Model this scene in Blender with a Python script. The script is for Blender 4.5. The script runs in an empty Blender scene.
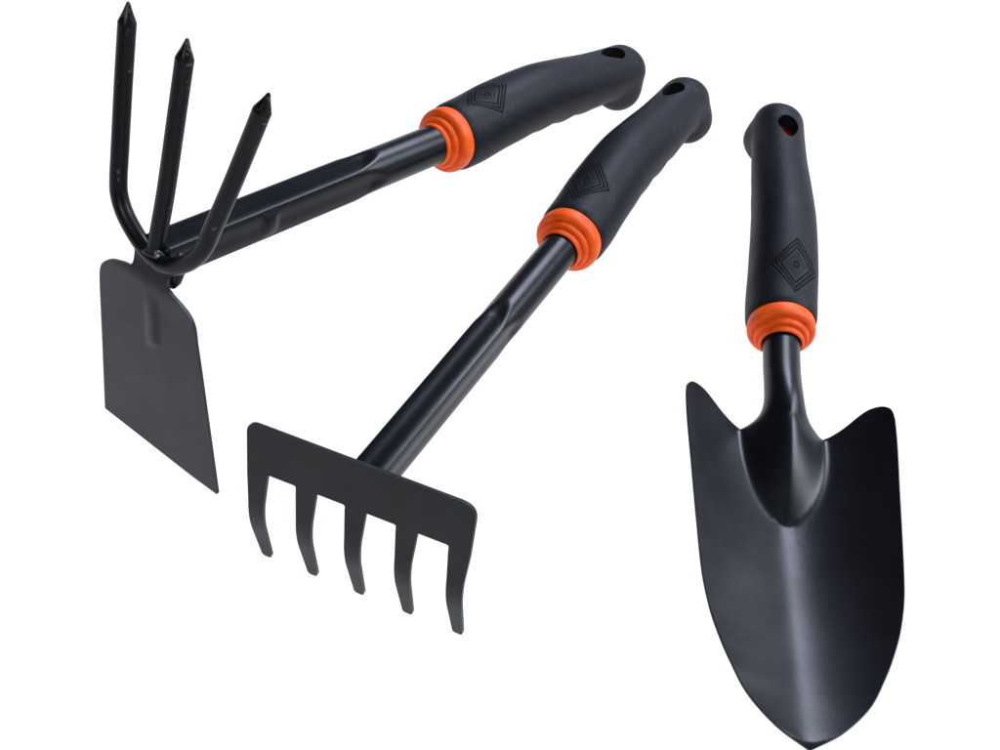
import bpy, bmesh, math
import numpy as np
from mathutils import Matrix, Vector
from mathutils.geometry import delaunay_2d_cdt

S = 0.01                      # everything below is measured in centimetres
scene = bpy.context.scene
C = scene.collection
PI = math.pi

# ------------------------------------------------------------------ materials
def new_mat(name):
    m = bpy.data.materials.new(name); m.use_nodes = True
    nt = m.node_tree
    b = nt.nodes['Principled BSDF']
    return m, nt, b

def N(nt, kind, **kw):
    n = nt.nodes.new(kind)
    for k, v in kw.items():
        if k in n.inputs.keys(): n.inputs[k].default_value = v
        else: setattr(n, k, v)
    return n

def math_node(nt, op, a, b=None, c=None):
    n = nt.nodes.new('ShaderNodeMath'); n.operation = op
    for i, v in enumerate((a, b, c)):
        if v is None: continue
        if isinstance(v, (int, float)): n.inputs[i].default_value = v
        else: nt.links.new(v, n.inputs[i])
    return n.outputs[0]

def mix_rgb(nt, fac, a, b):
    n = nt.nodes.new('ShaderNodeMix'); n.data_type = 'RGBA'
    for sock, v in ((n.inputs[0], fac), (n.inputs[6], a), (n.inputs[7], b)):
        if isinstance(v, (int, float)): sock.default_value = v
        elif isinstance(v, tuple): sock.default_value = v
        else: nt.links.new(v, sock)
    return n.outputs[2]

def paint_material(name, base, rough, spec, chips=0.0, bevel=0.03):
    """black enamel on steel: faint mottling, dust specks, slight orange peel"""
    m, nt, b = new_mat(name)
    co = N(nt, 'ShaderNodeTexCoord').outputs['Object']
    n1 = N(nt, 'ShaderNodeTexNoise', Scale=60.0, Detail=5.0); nt.links.new(co, n1.inputs['Vector'])
    n2 = N(nt, 'ShaderNodeTexNoise', Scale=420.0, Detail=3.0); nt.links.new(co, n2.inputs['Vector'])
    n3 = N(nt, 'ShaderNodeTexNoise', Scale=900.0, Detail=2.0); nt.links.new(co, n3.inputs['Vector'])
    vor = N(nt, 'ShaderNodeTexVoronoi', Scale=130.0); nt.links.new(co, vor.inputs['Vector'])
    sep = N(nt, 'ShaderNodeSeparateColor'); nt.links.new(vor.outputs['Color'], sep.inputs[0])
    near = math_node(nt, 'LESS_THAN', vor.outputs['Distance'], 0.055)
    rare = math_node(nt, 'GREATER_THAN', sep.outputs[0], 0.90)
    speck = math_node(nt, 'MULTIPLY', near, rare)
    a = tuple(x * 0.8 for x in base) + (1,); c = tuple(x * 1.25 for x in base) + (1,)
    col = mix_rgb(nt, n1.outputs['Fac'], a, c)
    col = mix_rgb(nt, math_node(nt, 'MULTIPLY', speck, 0.5), col, (0.10, 0.105, 0.10, 1))
    if chips:
        n4 = N(nt, 'ShaderNodeTexNoise', Scale=230.0, Detail=4.0); nt.links.new(co, n4.inputs['Vector'])
        sx = N(nt, 'ShaderNodeSeparateXYZ'); nt.links.new(co, sx.inputs[0])
        wt = N(nt, 'ShaderNodeMapRange'); wt.inputs['From Min'].default_value = .078; wt.inputs['From Max'].default_value = .093
        wt.inputs['To Min'].default_value = chips; wt.inputs['To Max'].default_value = .50
        nt.links.new(sx.outputs[2], wt.inputs['Value'])
        hit = math_node(nt, 'GREATER_THAN', n4.outputs['Fac'], wt.outputs[0])
        col = mix_rgb(nt, math_node(nt, 'MULTIPLY', hit, 0.45), col, (0.10, 0.108, 0.105, 1))
    nt.links.new(col, b.inputs['Base Color'])
    mr = N(nt, 'ShaderNodeMapRange'); mr.inputs['To Min'].default_value = rough - 0.05; mr.inputs['To Max'].default_value = rough + 0.06
    nt.links.new(n1.outputs['Fac'], mr.inputs['Value']); nt.links.new(mr.outputs[0], b.inputs['Roughness'])
    big = N(nt, 'ShaderNodeTexNoise', Scale=22.0, Detail=4.0, Roughness=0.65); nt.links.new(co, big.inputs['Vector'])
    ms = N(nt, 'ShaderNodeMapRange'); ms.inputs['From Min'].default_value = .3; ms.inputs['From Max'].default_value = .7
    ms.inputs['To Min'].default_value = spec*.82; ms.inputs['To Max'].default_value = spec*1.16
    nt.links.new(big.outputs['Fac'], ms.inputs['Value']); nt.links.new(ms.outputs[0], b.inputs['Specular IOR Level'])
    hsum = math_node(nt, 'MULTIPLY_ADD', n2.outputs['Fac'], 0.8, math_node(nt, 'MULTIPLY', n3.outputs['Fac'], 0.3))
    bp = N(nt, 'ShaderNodeBump', Strength=0.10, Distance=0.0003); nt.links.new(hsum, bp.inputs['Height'])
    if bevel:
        bv = N(nt, 'ShaderNodeBevel', samples=6); bv.inputs['Radius'].default_value = bevel * S
        nt.links.new(bv.outputs[0], bp.inputs['Normal'])
    nt.links.new(bp.outputs[0], b.inputs['Normal'])
    return m

def grip_material(shift, half):
    """matt black rubber with the pressed mark of nested diamonds"""
    m, nt, b = new_mat('black_rubber')
    tc = N(nt, 'ShaderNodeTexCoord'); co = tc.outputs['Object']
    sp = N(nt, 'ShaderNodeSeparateXYZ'); nt.links.new(co, sp.inputs[0])
    u = math_node(nt, 'DIVIDE', math_node(nt, 'ABSOLUTE', math_node(nt, 'ADD', sp.outputs[0], shift * S)), half * S)
    v = math_node(nt, 'DIVIDE', math_node(nt, 'ABSOLUTE', sp.outputs[1]), 1.14 * S)
    d = math_node(nt, 'ADD', u, v)
    top = math_node(nt, 'GREATER_THAN', sp.outputs[2], 0.0)
    groove = None
    for r, w, k in ((0.97, 0.036, 1.0), (0.81, 0.036, 1.0), (0.64, 0.035, 1.0), (0.40, 0.028, 0.35), (0.27, 0.026, 0.25)):
        e = math_node(nt, 'ABSOLUTE', math_node(nt, 'ADD', d, -r))
        mr = N(nt, 'ShaderNodeMapRange', interpolation_type='SMOOTHSTEP')
        mr.inputs['From Min'].default_value = w * 0.55; mr.inputs['From Max'].default_value = w * 1.4
        mr.inputs['To Min'].default_value = k; mr.inputs['To Max'].default_value = 0.0
        nt.links.new(e, mr.inputs['Value'])
        groove = mr.outputs[0] if groove is None else math_node(nt, 'MAXIMUM', groove, mr.outputs[0])
    rr = math_node(nt, 'SQRT', math_node(nt, 'ADD', math_node(nt, 'POWER', u, 2.0), math_node(nt, 'POWER', v, 2.0)))
    e = math_node(nt, 'ABSOLUTE', math_node(nt, 'ADD', rr, -0.095))
    mr = N(nt, 'ShaderNodeMapRange', interpolation_type='SMOOTHSTEP')
    mr.inputs['From Min'].default_value = 0.02; mr.inputs['From Max'].default_value = 0.05
    mr.inputs['To Min'].default_value = 0.9; mr.inputs['To Max'].default_value = 0.0
    nt.links.new(e, mr.inputs['Value'])
    groove = math_node(nt, 'MULTIPLY', math_node(nt, 'MAXIMUM', groove, mr.outputs[0]), top)
    n1 = N(nt, 'ShaderNodeTexNoise', Scale=55.0, Detail=6.0, Roughness=0.6); nt.links.new(co, n1.inputs['Vector'])
    n2 = N(nt, 'ShaderNodeTexNoise', Scale=1500.0, Detail=3.0); nt.links.new(co, n2.inputs['Vector'])
    col = mix_rgb(nt, n1.outputs['Fac'], (0.005, 0.0058, 0.0078, 1), (0.0105, 0.012, 0.0158, 1))
    # a little pale dust rubbed into the rubber
    du = N(nt, 'ShaderNodeTexNoise', Scale=260.0, Detail=4.0); nt.links.new(co, du.inputs['Vector'])
    dm = N(nt, 'ShaderNodeMapRange'); dm.inputs['From Min'].default_value = 0.60; dm.inputs['From Max'].default_value = 0.8
    dm.inputs['To Max'].default_value = 0.35; nt.links.new(du.outputs['Fac'], dm.inputs['Value'])
    col = mix_rgb(nt, dm.outputs[0], col, (0.055, 0.058, 0.062, 1))
    col = mix_rgb(nt, math_node(nt, 'MULTIPLY', groove, 0.8), col, (0.002, 0.0022, 0.0026, 1))
    nt.links.new(col, b.inputs['Base Color'])
    mr = N(nt, 'ShaderNodeMapRange'); mr.inputs['To Min'].default_value = 0.44; mr.inputs['To Max'].default_value = 0.62
    nt.links.new(n1.outputs['Fac'], mr.inputs['Value']); nt.links.new(mr.outputs[0], b.inputs['Roughness'])
    nt.links.new(math_node(nt, 'MULTIPLY_ADD', groove, -0.11, 0.155), b.inputs['Specular IOR Level'])
    hgt = math_node(nt, 'MULTIPLY_ADD', n2.outputs['Fac'], 0.12, math_node(nt, 'MULTIPLY', groove, -1.0))
    bp = N(nt, 'ShaderNodeBump', Strength=0.7, Distance=0.0006); nt.links.new(hgt, bp.inputs['Height'])
    nt.links.new(bp.outputs[0], b.inputs['Normal'])
    return m

def orange_material(name, c1, c2, rough=0.48):
    m, nt, b = new_mat(name)
    co = N(nt, 'ShaderNodeTexCoord').outputs['Object']
    n1 = N(nt, 'ShaderNodeTexNoise', Scale=190.0, Detail=5.0); nt.links.new(co, n1.inputs['Vector'])
    n2 = N(nt, 'ShaderNodeTexNoise', Scale=700.0, Detail=4.0); nt.links.new(co, n2.inputs['Vector'])
    mr = N(nt, 'ShaderNodeMapRange'); mr.inputs['From Min'].default_value = 0.3; mr.inputs['From Max'].default_value = 0.7
    nt.links.new(n1.outputs['Fac'], mr.inputs['Value'])
    col = mix_rgb(nt, mr.outputs[0], c1 + (1,), c2 + (1,))
    ds = N(nt, 'ShaderNodeMapRange'); ds.inputs['From Min'].default_value = 0.60; ds.inputs['From Max'].default_value = 0.72
    ds.inputs['To Max'].default_value = 0.35; nt.links.new(n2.outputs['Fac'], ds.inputs['Value'])
    col = mix_rgb(nt, ds.outputs[0], col, (0.95, 0.19, 0.05, 1))
    nt.links.new(col, b.inputs['Base Color'])
    b.inputs['Roughness'].default_value = rough
    b.inputs['Specular IOR Level'].default_value = 0.25
    bp = N(nt, 'ShaderNodeBump', Strength=0.35, Distance=0.0003); nt.links.new(n2.outputs['Fac'], bp.inputs['Height'])
    nt.links.new(bp.outputs[0], b.inputs['Normal'])
    return m

M_ORANGE = orange_material('orange_plastic', (0.72, 0.070, 0.003), (0.94, 0.124, 0.007))
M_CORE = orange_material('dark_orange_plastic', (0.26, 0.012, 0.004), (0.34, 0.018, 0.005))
M_SHAFT = paint_material('black_shaft_enamel', (0.005, 0.006, 0.008), 0.30, 0.19, bevel=0)
M_PLATE = paint_material('black_plate_enamel', (0.0105, 0.012, 0.0148), 0.46, 0.32, bevel=0)
M_RAKE = paint_material('black_rake_enamel', (0.008, 0.0092, 0.0108), 0.48, 0.27, bevel=0)
M_ROD = paint_material('black_rod_enamel', (0.005, 0.0055, 0.0065), 0.32, 0.15, chips=0.70, bevel=0)
M_BLADE = paint_material('black_blade_enamel', (0.0035, 0.0042, 0.006), 0.31, 0.28, bevel=0)
M_WELD = paint_material('weld_metal', (0.020, 0.022, 0.023), 0.30, 0.5, chips=0.56, bevel=0)

# ------------------------------------------------------------------ mesh helpers
def sstep(a, b, x):
    t = min(max((x-a)/(b-a), 0), 1); return t*t*(3-2*t)

def build(name, verts, faces, mat, parent, smooth=True, flat=()):
    me = bpy.data.meshes.new(name)
    me.from_pydata([tuple(float(c) * S for c in v) for v in verts], [], [tuple(f) for f in faces])
    bm = bmesh.new(); bm.from_mesh(me)
    bm.normal_update(); bm.to_mesh(me); bm.free()
    fl = set(flat)
    for i, p in enumerate(me.polygons): p.use_smooth = smooth and i not in fl
    me.materials.append(mat)
    o = bpy.data.objects.new(name, me); C.objects.link(o)
    o.parent = parent
    return o

def recalc(o):
    bm = bmesh.new(); bm.from_mesh(o.data)
    bmesh.ops.recalc_face_normals(bm, faces=bm.faces); bm.to_mesh(o.data); bm.free()
    return o

def loft(rings, closed=True, cap0=True, cap1=True):
    """rings: list of equal-length point lists"""
    V = []; F = []
    n = len(rings[0])
    for r in rings: V += [tuple(p) for p in r]
    for i in range(len(rings) - 1):
        for j in range(n if closed else n - 1):
            k = (j + 1) % n
            F.append((i*n + j, i*n + k, (i+1)*n + k, (i+1)*n + j))
    for on, i in ((cap0, 0), (cap1, len(rings) - 1)):
        if on:
            c = np.mean(np.array(rings[i], float), axis=0); V.append(tuple(c)); ci = len(V) - 1
            for j in range(n): F.append((i*n + j, i*n + (j+1) % n, ci))
    return V, F

def smooth_interp(xs, ys):
    """monotone-ish cubic through the points"""
    xs = np.array(xs, float); ys = np.array(ys, float)
    d = np.diff(ys) / np.diff(xs); m = np.empty_like(xs)
    m[0], m[-1] = d[0], d[-1]
    for i in range(1, len(xs) - 1):
        m[i] = 0 if d[i-1]*d[i] <= 0 else 2*d[i-1]*d[i]/(d[i-1]+d[i])
    def f(x):
        x = min(max(x, xs[0]), xs[-1]); i = min(int(np.searchsorted(xs, x, side='right')) - 1, len(xs) - 2)
        h = xs[i+1]-xs[i]; t = (x-xs[i])/h
        return ((2*t**3-3*t*t+1)*ys[i] + (t**3-2*t*t+t)*h*m[i] + (-2*t**3+3*t*t)*ys[i+1] + (t**3-t*t)*h*m[i+1])
    return f

def catmull(pts, per=8):
    P = [np.array(p, float) for p in pts]
    P = [2*P[0]-P[1]] + P + [2*P[-1]-P[-2]]
    out = []
    for i in range(1, len(P) - 2):
        for k in range(per):
            t = k/per
            out.append(0.5*((2*P[i]) + (P[i+1]-P[i-1])*t + (2*P[i-1]-5*P[i]+4*P[i+1]-P[i+2])*t*t + (3*P[i]-P[i-1]-3*P[i+1]+P[i+2])*t**3))
    out.append(P[-2])
    return out

def tube(path, radius, n=28):
    """rings swept along a path with parallel transport; radius(k) in cm"""
    P = [np.array(p, float) for p in path]
    T = []
    for i in range(len(P)):
        d = P[min(i+1, len(P)-1)] - P[max(i-1, 0)]; T.append(d/np.linalg.norm(d))
    up = np.array([1., 0, 0]); u = up - T[0]*(up @ T[0]); u /= np.linalg.norm(u)
    R = []
    for i in range(len(P)):
        u = u - T[i]*(u @ T[i]); u /= np.linalg.norm(u); v = np.cross(T[i], u)
        r = radius(i, len(P))
        R.append([P[i] + r*(math.cos(2*PI*j/n)*u + math.sin(2*PI*j/n)*v) for j in range(n)])
    return R

def round_poly(pts, radii, seg=7):
    """polygon with each corner rounded by its own radius"""
    out = []; n = len(pts)
    for i in range(n):
        p = np.array(pts[i], float); a = np.array(pts[i-1], float); b = np.array(pts[(i+1) % n], float); r = radii[i]
        if r <= 0: out.append(tuple(p)); continue
        da = (a-p)/np.linalg.norm(a-p); db = (b-p)/np.linalg.norm(b-p)
        r = min(r, 0.48*np.linalg.norm(a-p), 0.48*np.linalg.norm(b-p))
        p0, p1 = p+da*r, p+db*r
        for k in range(seg+1):
            t = k/seg; out.append(tuple((1-t)**2*p0 + 2*t*(1-t)*p + t*t*p1))
    return out

def dense(poly, step):
    out = []
    for i in range(len(poly)):
        a = np.array(poly[i], float); b = np.array(poly[(i+1) % len(poly)], float)
        k = max(1, int(math.ceil(np.linalg.norm(b-a)/step)))
        for j in range(k): out.append(tuple(a + (b-a)*j/k))
    return out

def inside(p, poly):
    x, y = p; c = False; n = len(poly)
    for i in range(n):
        x1, y1 = poly[i]; x2, y2 = poly[i-1]
        if (y1 > y) != (y2 > y) and x < (x2-x1)*(y-y1)/(y2-y1)+x1: c = not c
    return c

def sheet(poly, step, margin=0.45):
    """triangulated sheet filling a 2-D outline: vertices, faces, boundary order"""
    pa = np.array(poly)
    x0, y0 = pa.min(0); x1, y1 = pa.max(0)
    pts = [Vector(p) for p in poly]; n = len(poly)
    k = 0; y = y0
    while y < y1:
        x = x0 + (step/2 if k % 2 else 0)
        while x < x1:
            if inside((x, y), poly) and np.min(np.hypot(pa[:, 0]-x, pa[:, 1]-y)) > step*margin: pts.append(Vector((x, y)))
            x += step
        y += step*0.866; k += 1
    v, e, f, ov, oe, of = delaunay_2d_cdt(pts, [], [list(range(n))], 1, 1e-6)
    return [tuple(p) for p in v], [tuple(t) for t in f], ov

def thick(name, V2, F2, lift, th, mat, parent, direction=None):
    """lift a 2-D sheet into 3-D and give it thickness with a flat rim"""
    P = np.array([lift(*p) for p in V2], float); n = len(P)
    nor = np.zeros_like(P)
    for f in F2:
        a, b, c = P[f[0]], P[f[1]], P[f[2]]; k = np.cross(b-a, c-a)
        for i in f: nor[i] += k
    nor /= (np.linalg.norm(nor, axis=1)[:, None] + 1e-12)
    if direction is not None:
        if np.mean(nor @ np.array(direction, float)) < 0:
            nor = -nor; F2 = [tuple(reversed(f)) for f in F2]
    nb = [set() for _ in range(n)]
    for f in F2:
        for i in range(len(f)): nb[f[i]].update((f[i-1], f[(i+1) % len(f)]))
    off = nor.copy()
    for _ in range(4):
        off = np.array([(off[i] + off[list(nb[i])].sum(0)) if nb[i] else off[i] for i in range(n)])
        off /= (np.linalg.norm(off, axis=1)[:, None] + 1e-12)
    Q = P - off*th
    edge = {}
    for f in F2:
        for i in range(len(f)):
            a, b = f[i], f[(i+1) % len(f)]
            edge[(a, b)] = True
    rim = [(a, b) for (a, b) in edge if (b, a) not in edge]
    V = [tuple(p) for p in P] + [tuple(p) for p in Q]
    F = list(F2) + [tuple(i+n for i in reversed(f)) for f in F2]
    flat0 = len(F)
    for a, b in rim:                       # the cut edge has vertices of its own, so it stays crisp
        k = len(V); V += [tuple(P[b]), tuple(P[a]), tuple(Q[a]), tuple(Q[b])]; F.append((k, k+1, k+2, k+3))
    return build(name, V, F, mat, parent, True, range(flat0, len(F))), P, rim

def thing(name, label, cat, R, T):
    o = bpy.data.objects.new(name, None); C.objects.link(o)
    o.empty_display_size = 0.03
    m = np.array(R); U, _, Vt = np.linalg.svd(m); m = U @ Vt
    M = Matrix([list(r) for r in m]).to_4x4(); M.translation = Vector([c*S for c in T])
    o.matrix_world = M
    o['label'] = label; o['category'] = cat
    return o

# ------------------------------------------------------------------ the common handle
LH = 13.65
HS = 1.05                     # overall handle size
f_w = smooth_interp([0, .25, 1, 3, 5, 7.5, 10, 12, 13.0, LH], [1.46, 1.52, 1.54, 1.51, 1.45, 1.36, 1.27, 1.24, 1.24, 1.24])
f_ht = smooth_interp([0, .25, 1, 3, 5.5, 8, 10, 12, 13.0, LH], [1.46, 1.52, 1.53, 1.55, 1.54, 1.46, 1.38, 1.28, 1.22, 1.10])
f_hb = smooth_interp([0, .25, 1, 3, 5.5, 8, 9.8, 11.2, 11.55, 11.85, 12.2, 12.6, 13.2, LH], [1.46, 1.52, 1.53, 1.57, 1.57, 1.48, 1.38, 1.28, 1.36, 1.82, 2.14, 2.25, 2.28, 2.25])
f_cz = smooth_interp([0, 1, 2.8, 5.5, 7.5, 10, 12, LH], [0, .05, .30, .44, .30, .05, -.03, -.05])

def make_handle(root, roll, mark, half, stretch=1.0, ahead=0.0):
    M_GRIP = grip_material(mark - ahead, half)
    scaled = lambda v: (v[0]*HS*stretch + ahead, v[1]*HS, v[2]*HS)
    n = 72; rings = []
    ss = list(np.linspace(0, .3, 5)) + list(np.linspace(.4, 12.0, 100)) + list(np.linspace(12.05, 12.9, 16)) + [12.9 + (LH-12.9)*(1-(1-k/14)**2) for k in range(1, 15)]
    for s in ss:
        g = 1.0
        if s > 12.3: g = max(0.02, (1 - ((s-12.3)/(LH-12.3))**2.7))**(1/2.7)
        w, ht, hb, cz = f_w(s), f_ht(s), f_hb(s), f_cz(s)
        rip = 0.0
        if 3.2 < s < 10.2: rip = 0.10*math.sin((s-3.2)*2*PI/1.75)*math.sin(PI*(s-3.2)/7.0)
        ring = []
        for j in range(n):
            a = 2*PI*j/n; ca, sa = math.cos(a), math.sin(a)
            ww = w
            if sa < 0:
                hh = hb + rip*(-sa)
                ww = w*(1 + 0.26*sstep(11.3, 12.8, s)*sstep(0.0, .7, -sa))
            else: hh = ht
            e = 0.94
            y = math.copysign(abs(ca)**e, ca)*ww*g
            z = cz*(1 if s < 12.3 else 1) + math.copysign(abs(sa)**e, sa)*hh*g
            if s > 12.3: z += -0.35*(1-g)
            ring.append((-s, y, z))
        rings.append(ring)
    V, F = loft(rings)
    V = [scaled(v) for v in V]
    grip = recalc(build('grip', V, F, M_GRIP, None))
    # hanging hole: a teardrop cutter, sunk from the top into the knob
    cut = []
    hs = 11.42
    for z in (-0.75, 3.0):
        ring = []
        for j in range(40):
            a = 2*PI*j/40
            dx = math.cos(a)*(0.64 if math.cos(a) < 0 else 1.0); dy = math.sin(a)*0.53*(1 - 0.34*max(0, math.cos(a)))
            ring.append((-hs + dx, dy, z))
        cut.append(ring)
    V, F = loft(cut)
    V = [scaled(v) for v in V]
    cutter = recalc(build('cutter', V, F, M_GRIP, None))
    md = grip.modifiers.new('hole', 'BOOLEAN'); md.operation = 'DIFFERENCE'; md.object = cutter; md.solver = 'EXACT'
    dg = bpy.context.evaluated_depsgraph_get()
    me = bpy.data.meshes.new_from_object(grip.evaluated_get(dg))
    grip.modifiers.clear(); old = grip.data; grip.data = me; bpy.data.meshes.remove(old)
    cm = cutter.data; bpy.data.objects.remove(cutter); bpy.data.meshes.remove(cm)
    me.name = 'grip'
    me.set_sharp_from_angle(angle=math.radians(42))
    grip.parent = root
    grip.rotation_euler = (-roll, 0, 0)
    # dark orange core showing at the bottom of the hanging hole
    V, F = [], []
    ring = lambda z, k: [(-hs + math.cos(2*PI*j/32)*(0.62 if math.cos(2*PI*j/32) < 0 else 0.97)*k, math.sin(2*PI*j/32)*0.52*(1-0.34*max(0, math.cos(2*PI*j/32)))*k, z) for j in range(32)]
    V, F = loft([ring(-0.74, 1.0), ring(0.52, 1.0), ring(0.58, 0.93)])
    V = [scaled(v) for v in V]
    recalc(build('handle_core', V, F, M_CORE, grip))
    # orange collar, a turned stack of three rounded steps
    prof = [(-.3, 1.30), (.0, 1.40), (.03, 1.44), (.30, 1.47), (.50, 1.45), (.62, 1.38), (.66, 1.27), (.63, 1.20), (.66, 1.17), (.80, 1.175), (.92, 1.12), (.95, 1.04), (.93, .99),
            (.96, .97), (1.08, .97), (1.18, .93), (1.21, .87), (1.1, .80)]
    pr = catmull(prof, 4)
    rings = [[(p[0], p[1]*math.cos(2*PI*j/64), p[1]*math.sin(2*PI*j/64)) for j in range(64)] for p in pr]
    V, F = loft(rings, cap0=False, cap1=False)
    V = [(v[0]*HS + ahead, v[1]*HS, v[2]*HS) for v in V]
    recalc(build('collar', V, F, M_ORANGE, root))

def make_fluted_shaft(root, length, start, rad, gap=None, plane=None):
    """steel tube pressed into four long flutes"""
    n = 128; rings = []
    xs = list(np.linspace(.2, start-.6, 10)) + list(np.linspace(start-.5, start+1.4, 48)) + list(np.linspace(start+1.5, length, 90))
    for x in xs:
        ring = []
        for j in range(n):
            a = 2*PI*j/n
            off = abs(((a + PI/4) % (PI/2)) - PI/4)/(PI/4)      # 0 at flute centre, 1 at ridge
            k = sstep(start - 0.15 + 0.9*off*off, start + 0.95 + 0.9*off*off, x)
            side = abs(math.cos(a)) > 0.7071
            if gap and not side: k *= 1 - 0.7*(sstep(gap-.5, gap-.1, x)*(1-sstep(gap+.1, gap+.6, x)))
            r = rad + 0.06*k*off**4
            if k > 0: r -= 0.22*rad*k*(0.45*(1 - off**2.4) + 0.55*(0.5 + 0.5*math.cos(PI*off)))
            xx = x
            y, z = r*math.sin(a), r*math.cos(a)
            if plane: xx = min(x, plane(y, z))
            ring.append((xx, y, z))
        rings.append(ring)
    V, F = loft(rings, cap0=False)
    return recalc(build('shaft', V, F, M_SHAFT, root))

# ------------------------------------------------------------------ 1 hoe and cultivator
R_H = [[-0.6394, 0.755, 0.1455], [-0.7322, -0.6556, 0.1845], [0.2347, 0.0114, 0.972]]
T_H = [-1.914, 10.35, 5.57]
hoe = thing('hand_cultivator', 'black hand tool with three upright pointed prongs above a flat hoe blade', 'hand cultivator', R_H, T_H)
make_handle(hoe, .10, 2.05, 1.38, 1.045, .65)
LHOE = 18.16
make_fluted_shaft(hoe, LHOE - 0.22, 5.8, .92, gap=12.6)
# flat blade; outline in blade plane (a across, b downwards)
axo = np.array([LHOE, 0, 0.]); aa = np.array([-0.0292, 0.9996, 0.]); ab = np.array([-0.0389, -0.0011, -0.9992]); an = np.cross(aa, ab)
an = an if an[0] > 0 else -an
crv = catmull([(0.68, 1.04), (1.08, 1.20), (1.66, 1.39), (2.11, 1.67), (2.36, 2.13), (2.47, 2.9), (2.62, 3.72)], 4)
crl = catmull([(-3.34, 2.9), (-3.29, 2.31), (-3.12, 1.83), (-2.65, 1.40), (-2.0, 1.17), (-1.40, 1.06)], 4)
outl = [(-3.40, 5.9), (-3.50, 9.74)][::-1] + [tuple(p) for p in crl] + [(-1.34, .85), (-1.46, -.3), (0.74, -.3), (0.66, .9)] + [tuple(p) for p in crv] + [(3.68, 10.12)]
poly = dense(outl, 0.17)
V2, F2, _ = sheet(poly, 0.17)
def rib(a, b):
    """pressed rib below the neck"""
    cx = -.06
    if not 1.2 < b < 4.9: return 0.0
    w = 0.29
    across = sstep(-w-.22, -w+.16, a-cx)*(1-sstep(w-.10, w+.05, a-cx))
    along = sstep(1.6, 2.9, b)*(1-sstep(4.0, 4.35, b + 0.5*(a-cx)))
    return 0.13*across*along
def lift_h(a, b):
    back = -0.30*(1-sstep(0.3, 1.5, b))
    return axo + aa*a + ab*b + an*(rib(a, b) + back)
thick('hoe_blade', V2, F2, lift_h, 0.15, M_PLATE, hoe, an)
# flattened shaft end behind the neck strip
br_ = []
for x, y0, y1, z0, z1, p in ((LHOE-1.9, -.5, .5, .5, -.55, 1.0), (LHOE-1.1, -.90, .78, .50, -.98, .75), (LHOE-.75, -1.15, .92, .46, -1.18, .4), (LHOE-.55, -1.25, .84, .36, -1.30, .3), (LHOE-.49, -1.24, .80, .32, -1.30, .3)):
    cy, cz2, hy2, hz2 = (y0+y1)/2, (z0+z1)/2, (y1-y0)/2, (z0-z1)/2
    br_.append([(x, cy + hy2*math.copysign(abs(math.cos(t))**p, math.cos(t)), cz2 + hz2*math.copysign(abs(math.sin(t))**p, math.sin(t))) for t in [2*PI*k/48 for k in range(48)]])
V, F = loft(br_)
recalc(build('neck_bracket', V, F, M_SHAFT, hoe))
# prongs in the fork plane
fo = np.array([LHOE - .04, .07, -.02]); fa = np.array([-0.0223, 0.9983, -0.053]); fb = np.array([-0.1292, 0.0497, 0.9904])
fpt = lambda y, z: fo + fa*y + fb*z
def prong(pts, per=8):
    path = [fpt(*p) for p in catmull(pts, per)]
    d = path[-1]-path[-2]; d /= np.linalg.norm(d)
    tip = path[-1]
    base_n = len(path)
    path = path + [tip + d*k for k in (.05, .25, .45, .62, .74, .80)]
    rt = [.355, .27, .185, .125, .085, .05]
    def rad(i, n): return 0.355 if i < base_n else rt[i-base_n]
    return loft(tube(path, rad), cap0=True, cap1=True)
for pts in ([(.22, .10), (-.31, .17), (-1.08, .48), (-1.89, 1.02), (-2.36, 1.62), (-2.54, 2.25), (-2.68, 3.4), (-3.0, 6.1), (-3.24, 8.38)],
            [(.22, .10), (.62, .13), (1.20, .38), (1.92, 1.02), (2.42, 1.84), (2.70, 2.85), (3.22, 4.93), (3.68, 7.0), (3.94, 8.22)],
            [(.02, .46), (.02, 1.0), (.05, 3.1), (-.02, 5.9), (-.09, 8.36)]):
    V, F = prong(pts)
    recalc(build('prong', V, F, M_ROD, hoe))
# weld bead where the rods meet
bm = bmesh.new(); bmesh.ops.create_icosphere(bm, subdivisions=4, radius=1.0)
for v in bm.verts:
    k = 1 + .16*math.sin(v.co.x*5+1)*math.sin(v.co.y*4+.5) + .08*math.sin(v.co.z*7+2)
    v.co *= k
W = [np.array(v.co) for v in bm.verts]; FF = [tuple(l.index for l in f.verts) for f in bm.faces]; bm.free()
ctr = fpt(.08, .46) + np.array([.12, 0, 0])
build('weld', [ctr + np.array([.34*p[0], .42*p[1], .20*p[2]]) for p in W], FF, M_WELD, hoe)

# ------------------------------------------------------------------ 2 small rake
R_K = [[-0.4598, 0.8867, 0.0475], [-0.8819, -0.4623, 0.0928], [0.1043, 0.0008, 0.9945]]
T_K = [3.452, 5.50, 3.73]
rake = thing('hand_rake', 'black hand rake with five bent flat tines standing on their tips, in the middle', 'hand rake', R_K, T_K)
make_handle(rake, -.22, 2.05, 1.5, 1.05, .4)
LRAKE = 18.87
make_fluted_shaft(rake, LRAKE + 0.2, 7.0, .85, plane=lambda y, z: LRAKE - .1995*z - .0442*y - .06)
ka = np.array([-.0442, .999, 0.]); kb = np.array([-.1956, -.0086, .9806]); kn = np.cross(ka, kb); kn = kn if kn[0] > 0 else -kn
kv = np.array([-.1849, -.0082, -.9827])
ko = np.array([LRAKE, 0, 0.])
TC = [-4.31, -2.18, -.06, 2.10, 4.28]        # tine centres
topw, bendw, tipw = 0.435, 0.345, 0.225
SLOT = -0.80
EL, ER, TOP = -4.76, 4.72, 1.31
FIL = .22
back_pts = []; rad2 = []
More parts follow.
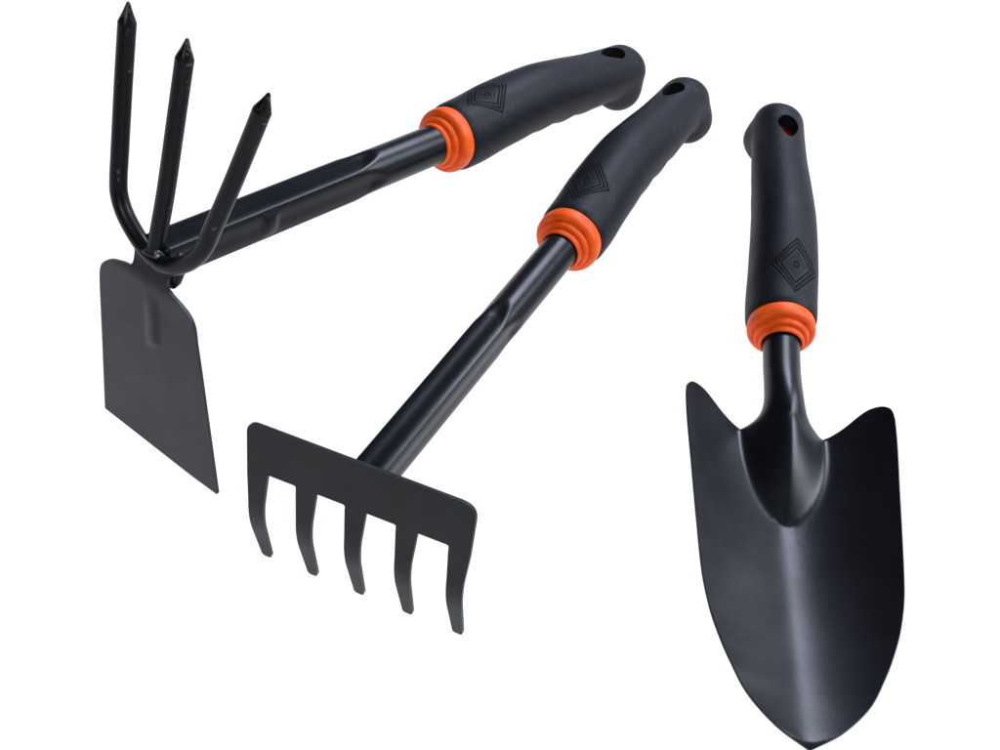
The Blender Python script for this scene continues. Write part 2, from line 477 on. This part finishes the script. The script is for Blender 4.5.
for i in range(4, -1, -1):
    l, r = TC[i]-topw, TC[i]+topw
    if i == 4: r = ER
    if i == 0: l = EL
    if i < 4: back_pts += [(r, SLOT)]; rad2.append(.20)
    back_pts += [(r, SLOT-FIL), (l, SLOT-FIL)]; rad2 += [0, 0]
    if i > 0: back_pts += [(l, SLOT)]; rad2.append(.20)
outl = [(-4.88, TOP), (4.74, TOP)] + back_pts
rad = [.50, .66] + rad2
poly = round_poly(outl, rad)
# small fillets in the slot roofs
slotted = []
for p in poly: slotted.append(p)
V2, F2, _ = sheet(dense(slotted, .3), .3)
head, _, _ = thick('rake_head', V2, F2, lambda a, b: ko + ka*a + kb*b + kn*.08, .17, M_RAKE, rake, kn)
BEND, TIPL = -3.08, 2.60
def tine(i):
    rows = []
    L = [(SLOT-FIL, topw), (-1.6, .39), (-2.0, .37), (BEND+.75, .35)]
    pts = []
    c0 = TC[i]
    el, er = c0-topw, c0+topw
    if i == 0: el = EL
    if i == 4: er = ER
    for b, w in L:
        t = (b-SLOT+FIL)/(BEND+.75-SLOT+FIL); t = min(t, 1)
        l = el*(1-t) + (c0-bendw)*t; r = er*(1-t) + (c0+bendw)*t
        pts.append((ko + kb*b, l, r, kn))
    kv_n = np.cross(ka, -kv); kv_n = kv_n if kv_n[0] > 0 else -kv_n
    for k in range(1, 10):
        t = k/10                       # rounded bend
        p = ko + kb*(BEND+.75)*(1-t)**2 + 2*t*(1-t)*kb*BEND + (kb*BEND + kv*.75)*t*t - 0*kb
        p = ko + (kb*(BEND+.75))*(1-t)**2 + (kb*BEND)*2*t*(1-t) + (kb*BEND + kv*.75)*t*t
        nn = kn*(1-t) + kv_n*t; nn /= np.linalg.norm(nn)
        w = bendw + (tipw-bendw)*(.75/TIPL)*t; cc = c0 + .04*(.75/TIPL)*t
        pts.append((p, cc-w, cc+w, nn))
    for k in range(0, 7):
        u = .8 + (TIPL-.8)*k/6
        w = bendw + (tipw-bendw)*(u/TIPL)
        cc = c0 + .04*(u/TIPL)
        pts.append((ko + kb*BEND + kv*u, cc-w, cc+w, kv_n))
    e = pts[-1]
    for d, s in ((.08, .90), (.14, .66), (.165, .34)):
        m = (e[1]+e[2])/2; h = (e[2]-e[1])/2*s
        pts.append((e[0] + kv*d, m-h, m+h, kv_n))
    R4 = []
    for p, l, r, nn in pts:
        f = nn*.08; bk = nn*(-.09)
        R4.append([p + ka*l + f, p + ka*r + f, p + ka*r + bk, p + ka*l + bk])
    V = []; F = []
    for j in range(4):
        q = (j+1) % 4; k0 = len(V)
        for ring in R4: V += [ring[j], ring[q]]
        for k in range(len(R4)-1): F.append((k0+2*k, k0+2*k+2, k0+2*k+3, k0+2*k+1))
    for ring in (R4[0], R4[-1]):
        k0 = len(V); V += ring; F.append((k0, k0+1, k0+2, k0+3) if ring is R4[-1] else (k0+3, k0+2, k0+1, k0))
    o = build('tine', V, F, M_RAKE, head)
    return o
for i in range(5): tine(i)
# weld fillet around shaft end behind the plate
rr = []
for x, r in ((LRAKE-.50, .78), (LRAKE-.36, .84), (LRAKE-.2, .88), (LRAKE-.08, .90)):
    rr.append([(x - .1995*r*math.sin(a) - .044*r*math.cos(a), (r+.03*math.sin(5*a))*math.cos(a), (r+.03*math.sin(7*a))*math.sin(a)) for a in [2*PI*j/40 for j in range(40)]])
V, F = loft(rr); recalc(build('weld', V, F, M_SHAFT, rake))

# ------------------------------------------------------------------ 3 trowel
R_T = [[-0.1129, 0.987, 0.1143], [-0.9924, -0.1062, -0.0629], [-0.0499, -0.1205, 0.9915]]
T_T = [12.74, 1.94, 1.635]
trowel = thing('garden_trowel', 'black garden trowel with a broad pointed scoop blade lying nearest the viewer', 'trowel', R_T, T_T)
make_handle(trowel, .14, 2.1, 1.55, 1.035, .3)
h0 = np.array([2., 0, 0]); hx = np.array([.995, .0391, .0916]); hy = np.array([-.0393, .9992, 0.]); hz = np.array([-.0915, -.0036, .9958])
HP = lambda x, y, z: h0 + hx*(x-2) + hy*y + hz*z
X0, XT, YT0 = 5.94, 10.55, 1.81
f_hw = smooth_interp([5.0, 5.75, 9.9, 12, 14.4, 15.9, 17.3, 18.2, 19.05, 20.2, 21.0], [4.45, 4.47, 4.26, 4.13, 3.95, 3.68, 3.22, 2.82, 2.37, 1.27, .02])
f_ze = smooth_interp([5.2, 9.9, 14.4, 17.3, 19.05, 20.2, 21.0], [.57, .15, -.25, -.68, -1.0, -1.28, -1.49])
f_zc = smooth_interp([4.5, 14, 17.5, 21.0], [-1.74, -1.74, -1.67, -1.49])
def z_plate(x, y):
    w = max(f_hw(x), .3); u = min(math.sqrt(y*y + .26)/w, 1.08)
    return f_zc(x) + (f_ze(x)-f_zc(x))*u**1.5
def yt(x):
    t = min(max((x-X0)/(XT-X0), 0), 1); return YT0*(1-t**2.6)**.60
def zr(x):
    t = min(max((x-X0)/(XT-X0), 0), 1); return .40 - 2.05*t**1.4
def z_blade(x, y):
    z = z_plate(x, y); w = yt(x)
    if w > .02 and abs(y) < w:
        u = math.sqrt(y*y + .004)/w
        ze = z_plate(x, w)
        if u < 1:
            zt = ze + (max(zr(x), ze)-ze)*(1-u**1.3)
            z = max(z, zt)
    return z
K = 40
right = [(X0, YT0), (5.84, 2.12), (5.55, 2.62), (5.18, 3.10), (4.92, 3.48), (4.84, 3.80), (4.92, 4.14), (5.24, 4.40), (5.72, 4.47)]
xs = list(np.linspace(5.9, 19.6, 92)) + list(np.linspace(19.72, 20.92, 12))
right = [tuple(p) for p in catmull(right, 4)] + [(x, f_hw(x)) for x in xs]
left = [(x, -y) for x, y in right]
arch = [(X0, YT0*k/K) for k in range(-K+1, K)]
poly = right + [(21.0, 0)] + left[::-1] + arch
V2, F2, _ = sheet(poly, .115, .4)
F2 = [tuple(reversed(f)) if np.cross(np.subtract(V2[f[1]], V2[f[0]]), np.subtract(V2[f[2]], V2[f[0]])) < 0 else f for f in F2]
P = [HP(x, y, z_blade(x, y)) for x, y in V2]
# neck: the tube opening out into the raised tongue of the blade, welded to the arch vertices
va = np.array(V2)
prev = [int(np.argmin(np.hypot(va[:, 0]-X0, va[:, 1]-YT0*k/K))) for k in range(-K, K+1)]
archz = [z_blade(X0, va[i][1]) for i in prev]
XS = .6
for i in range(49, -1, -1):
    x = XS + (X0-XS)*i/50
    u = (x-XS)/(X0-XS); w = max(0, (x-2.2)/(X0-2.2))**3.4; cur = []
    bl = sstep(2.2, X0, x)
    for k in range(-K, K+1):
        t = k/K; th = t*PI*.985
        c = np.array([.82*math.sin(th), .82*math.cos(th)])
        a = np.array([YT0*t, archz[k+K]])
        tube_p = np.array([x, c[0], c[1]]); arch_p = HP(x, a[0], a[1])
        cyl = tube_p*(1-bl) + HP(x, c[0], c[1])*bl
        P.append(cyl*(1-w) + arch_p*w); cur.append(len(P)-1)
    for k in range(2*K): F2.append((cur[k], prev[k], prev[k+1], cur[k+1]))
    prev = cur
P = np.array(P)
# press the creases round, as stamping does; the outline and the ridge stay put
nb = [set() for _ in P]; cnt = {}
for f in F2:
    for i in range(len(f)):
        a, b = f[i], f[(i+1) % len(f)]; nb[a].update((f[i-1], b)); cnt[(min(a, b), max(a, b))] = cnt.get((min(a, b), max(a, b)), 0) + 1
fixed = {i for e, c in cnt.items() if c == 1 for i in e}
nv = len(V2)
for it in range(7):
    Pn = P.copy()
    for i in range(len(P)):
        if i in fixed or P[i][0] > 11.6 or P[i][0] < 3.2: continue
        y = P[i][1] - (P[i][0]-2)*.039
        k = 1.0 if abs(y) > .4 else .10
        Pn[i] = P[i]*(1-.6*k) + .6*k*P[list(nb[i])].mean(0)
    P = Pn
thick('blade', [(i,) for i in range(len(P))], F2, lambda i: P[i], .11, M_BLADE, trowel, hz)
rings = [[(x, .82*math.cos(2*PI*j/80), .82*math.sin(2*PI*j/80)) for j in range(80)] for x in (.2, .4, .5, .6)]
V, F = loft(rings, cap0=False, cap1=False)
recalc(build('shaft', V, F, M_BLADE, trowel))

# ------------------------------------------------------------------ white ground
g, nt, b = new_mat('white_glowing_ground')
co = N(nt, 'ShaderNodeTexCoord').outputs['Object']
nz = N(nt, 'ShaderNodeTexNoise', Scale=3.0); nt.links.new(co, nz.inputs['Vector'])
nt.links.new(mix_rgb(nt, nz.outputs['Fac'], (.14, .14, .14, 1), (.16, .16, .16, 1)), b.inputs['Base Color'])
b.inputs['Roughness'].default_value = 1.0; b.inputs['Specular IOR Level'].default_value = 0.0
b.inputs['Emission Color'].default_value = (1.0, 1.03, 1.09, 1); b.inputs['Emission Strength'].default_value = 1.0  # added glow, no panel beneath: keeps the ground white and shadowless
n = 96
V = [(0, 0, 0)] + [(1500*math.cos(2*PI*j/n), 1500*math.sin(2*PI*j/n), 0) for j in range(n)]
ground = build('ground', V, [(0, j+1, (j+1) % n + 1) for j in range(n)], g, None, smooth=False)
ground['kind'] = 'structure'

# ------------------------------------------------------------------ light
w = bpy.data.worlds.new('World'); scene.world = w; w.use_nodes = True
nt = w.node_tree; bg = nt.nodes['Background']
tc = N(nt, 'ShaderNodeTexCoord'); sp = N(nt, 'ShaderNodeSeparateXYZ'); nt.links.new(tc.outputs['Generated'], sp.inputs[0])
mr = N(nt, 'ShaderNodeMapRange', interpolation_type='SMOOTHSTEP'); mr.inputs['From Min'].default_value = -.55; mr.inputs['From Max'].default_value = .75
nt.links.new(sp.outputs[0], mr.inputs['Value'])
nt.links.new(mix_rgb(nt, mr.outputs[0], (.05, .055, .065, 1), (.50, .58, .74, 1)), bg.inputs['Color'])
bg.inputs['Strength'].default_value = 0.26

def area(name, loc, target, size, size_y, power, color):
    l = bpy.data.lights.new(name, 'AREA'); l.shape = 'RECTANGLE'; l.size = size; l.size_y = size_y; l.energy = power; l.color = color
    o = bpy.data.objects.new(name, l); C.objects.link(o); o.location = loc
    o.rotation_euler = (Vector(target)-Vector(loc)).to_track_quat('-Z', 'Y').to_euler()
    return o
area('softbox', (.75, 1.3, 1.30), (.05, .0, .02), .75, .65, 36, (.74, .80, 1.0))
area('side_softbox', (1.75, .35, 1.15), (.0, .05, .02), 1.0, 1.0, 44, (.80, .88, 1.0))
area('front_softbox', (-.4, -1.5, 1.7), (.0, .0, .02), .8, .8, 19, (1.0, .95, .88))

# ------------------------------------------------------------------ camera
e = math.radians(47.2925); D = .65
cam = bpy.data.cameras.new('camera'); cam.sensor_width = 36; cam.lens = 1435.92/1000*36; cam.clip_end = 100; cam.clip_start = .02
co_ = bpy.data.objects.new('camera', cam); C.objects.link(co_)
co_.location = (0, -D*math.cos(e), D*math.sin(e)); co_.rotation_euler = (PI/2 - e, 0, 0)
scene.camera = co_
scene.view_settings.view_transform = 'Standard'; scene.view_settings.look = 'None'; scene.view_settings.exposure = 0; scene.view_settings.gamma = 1
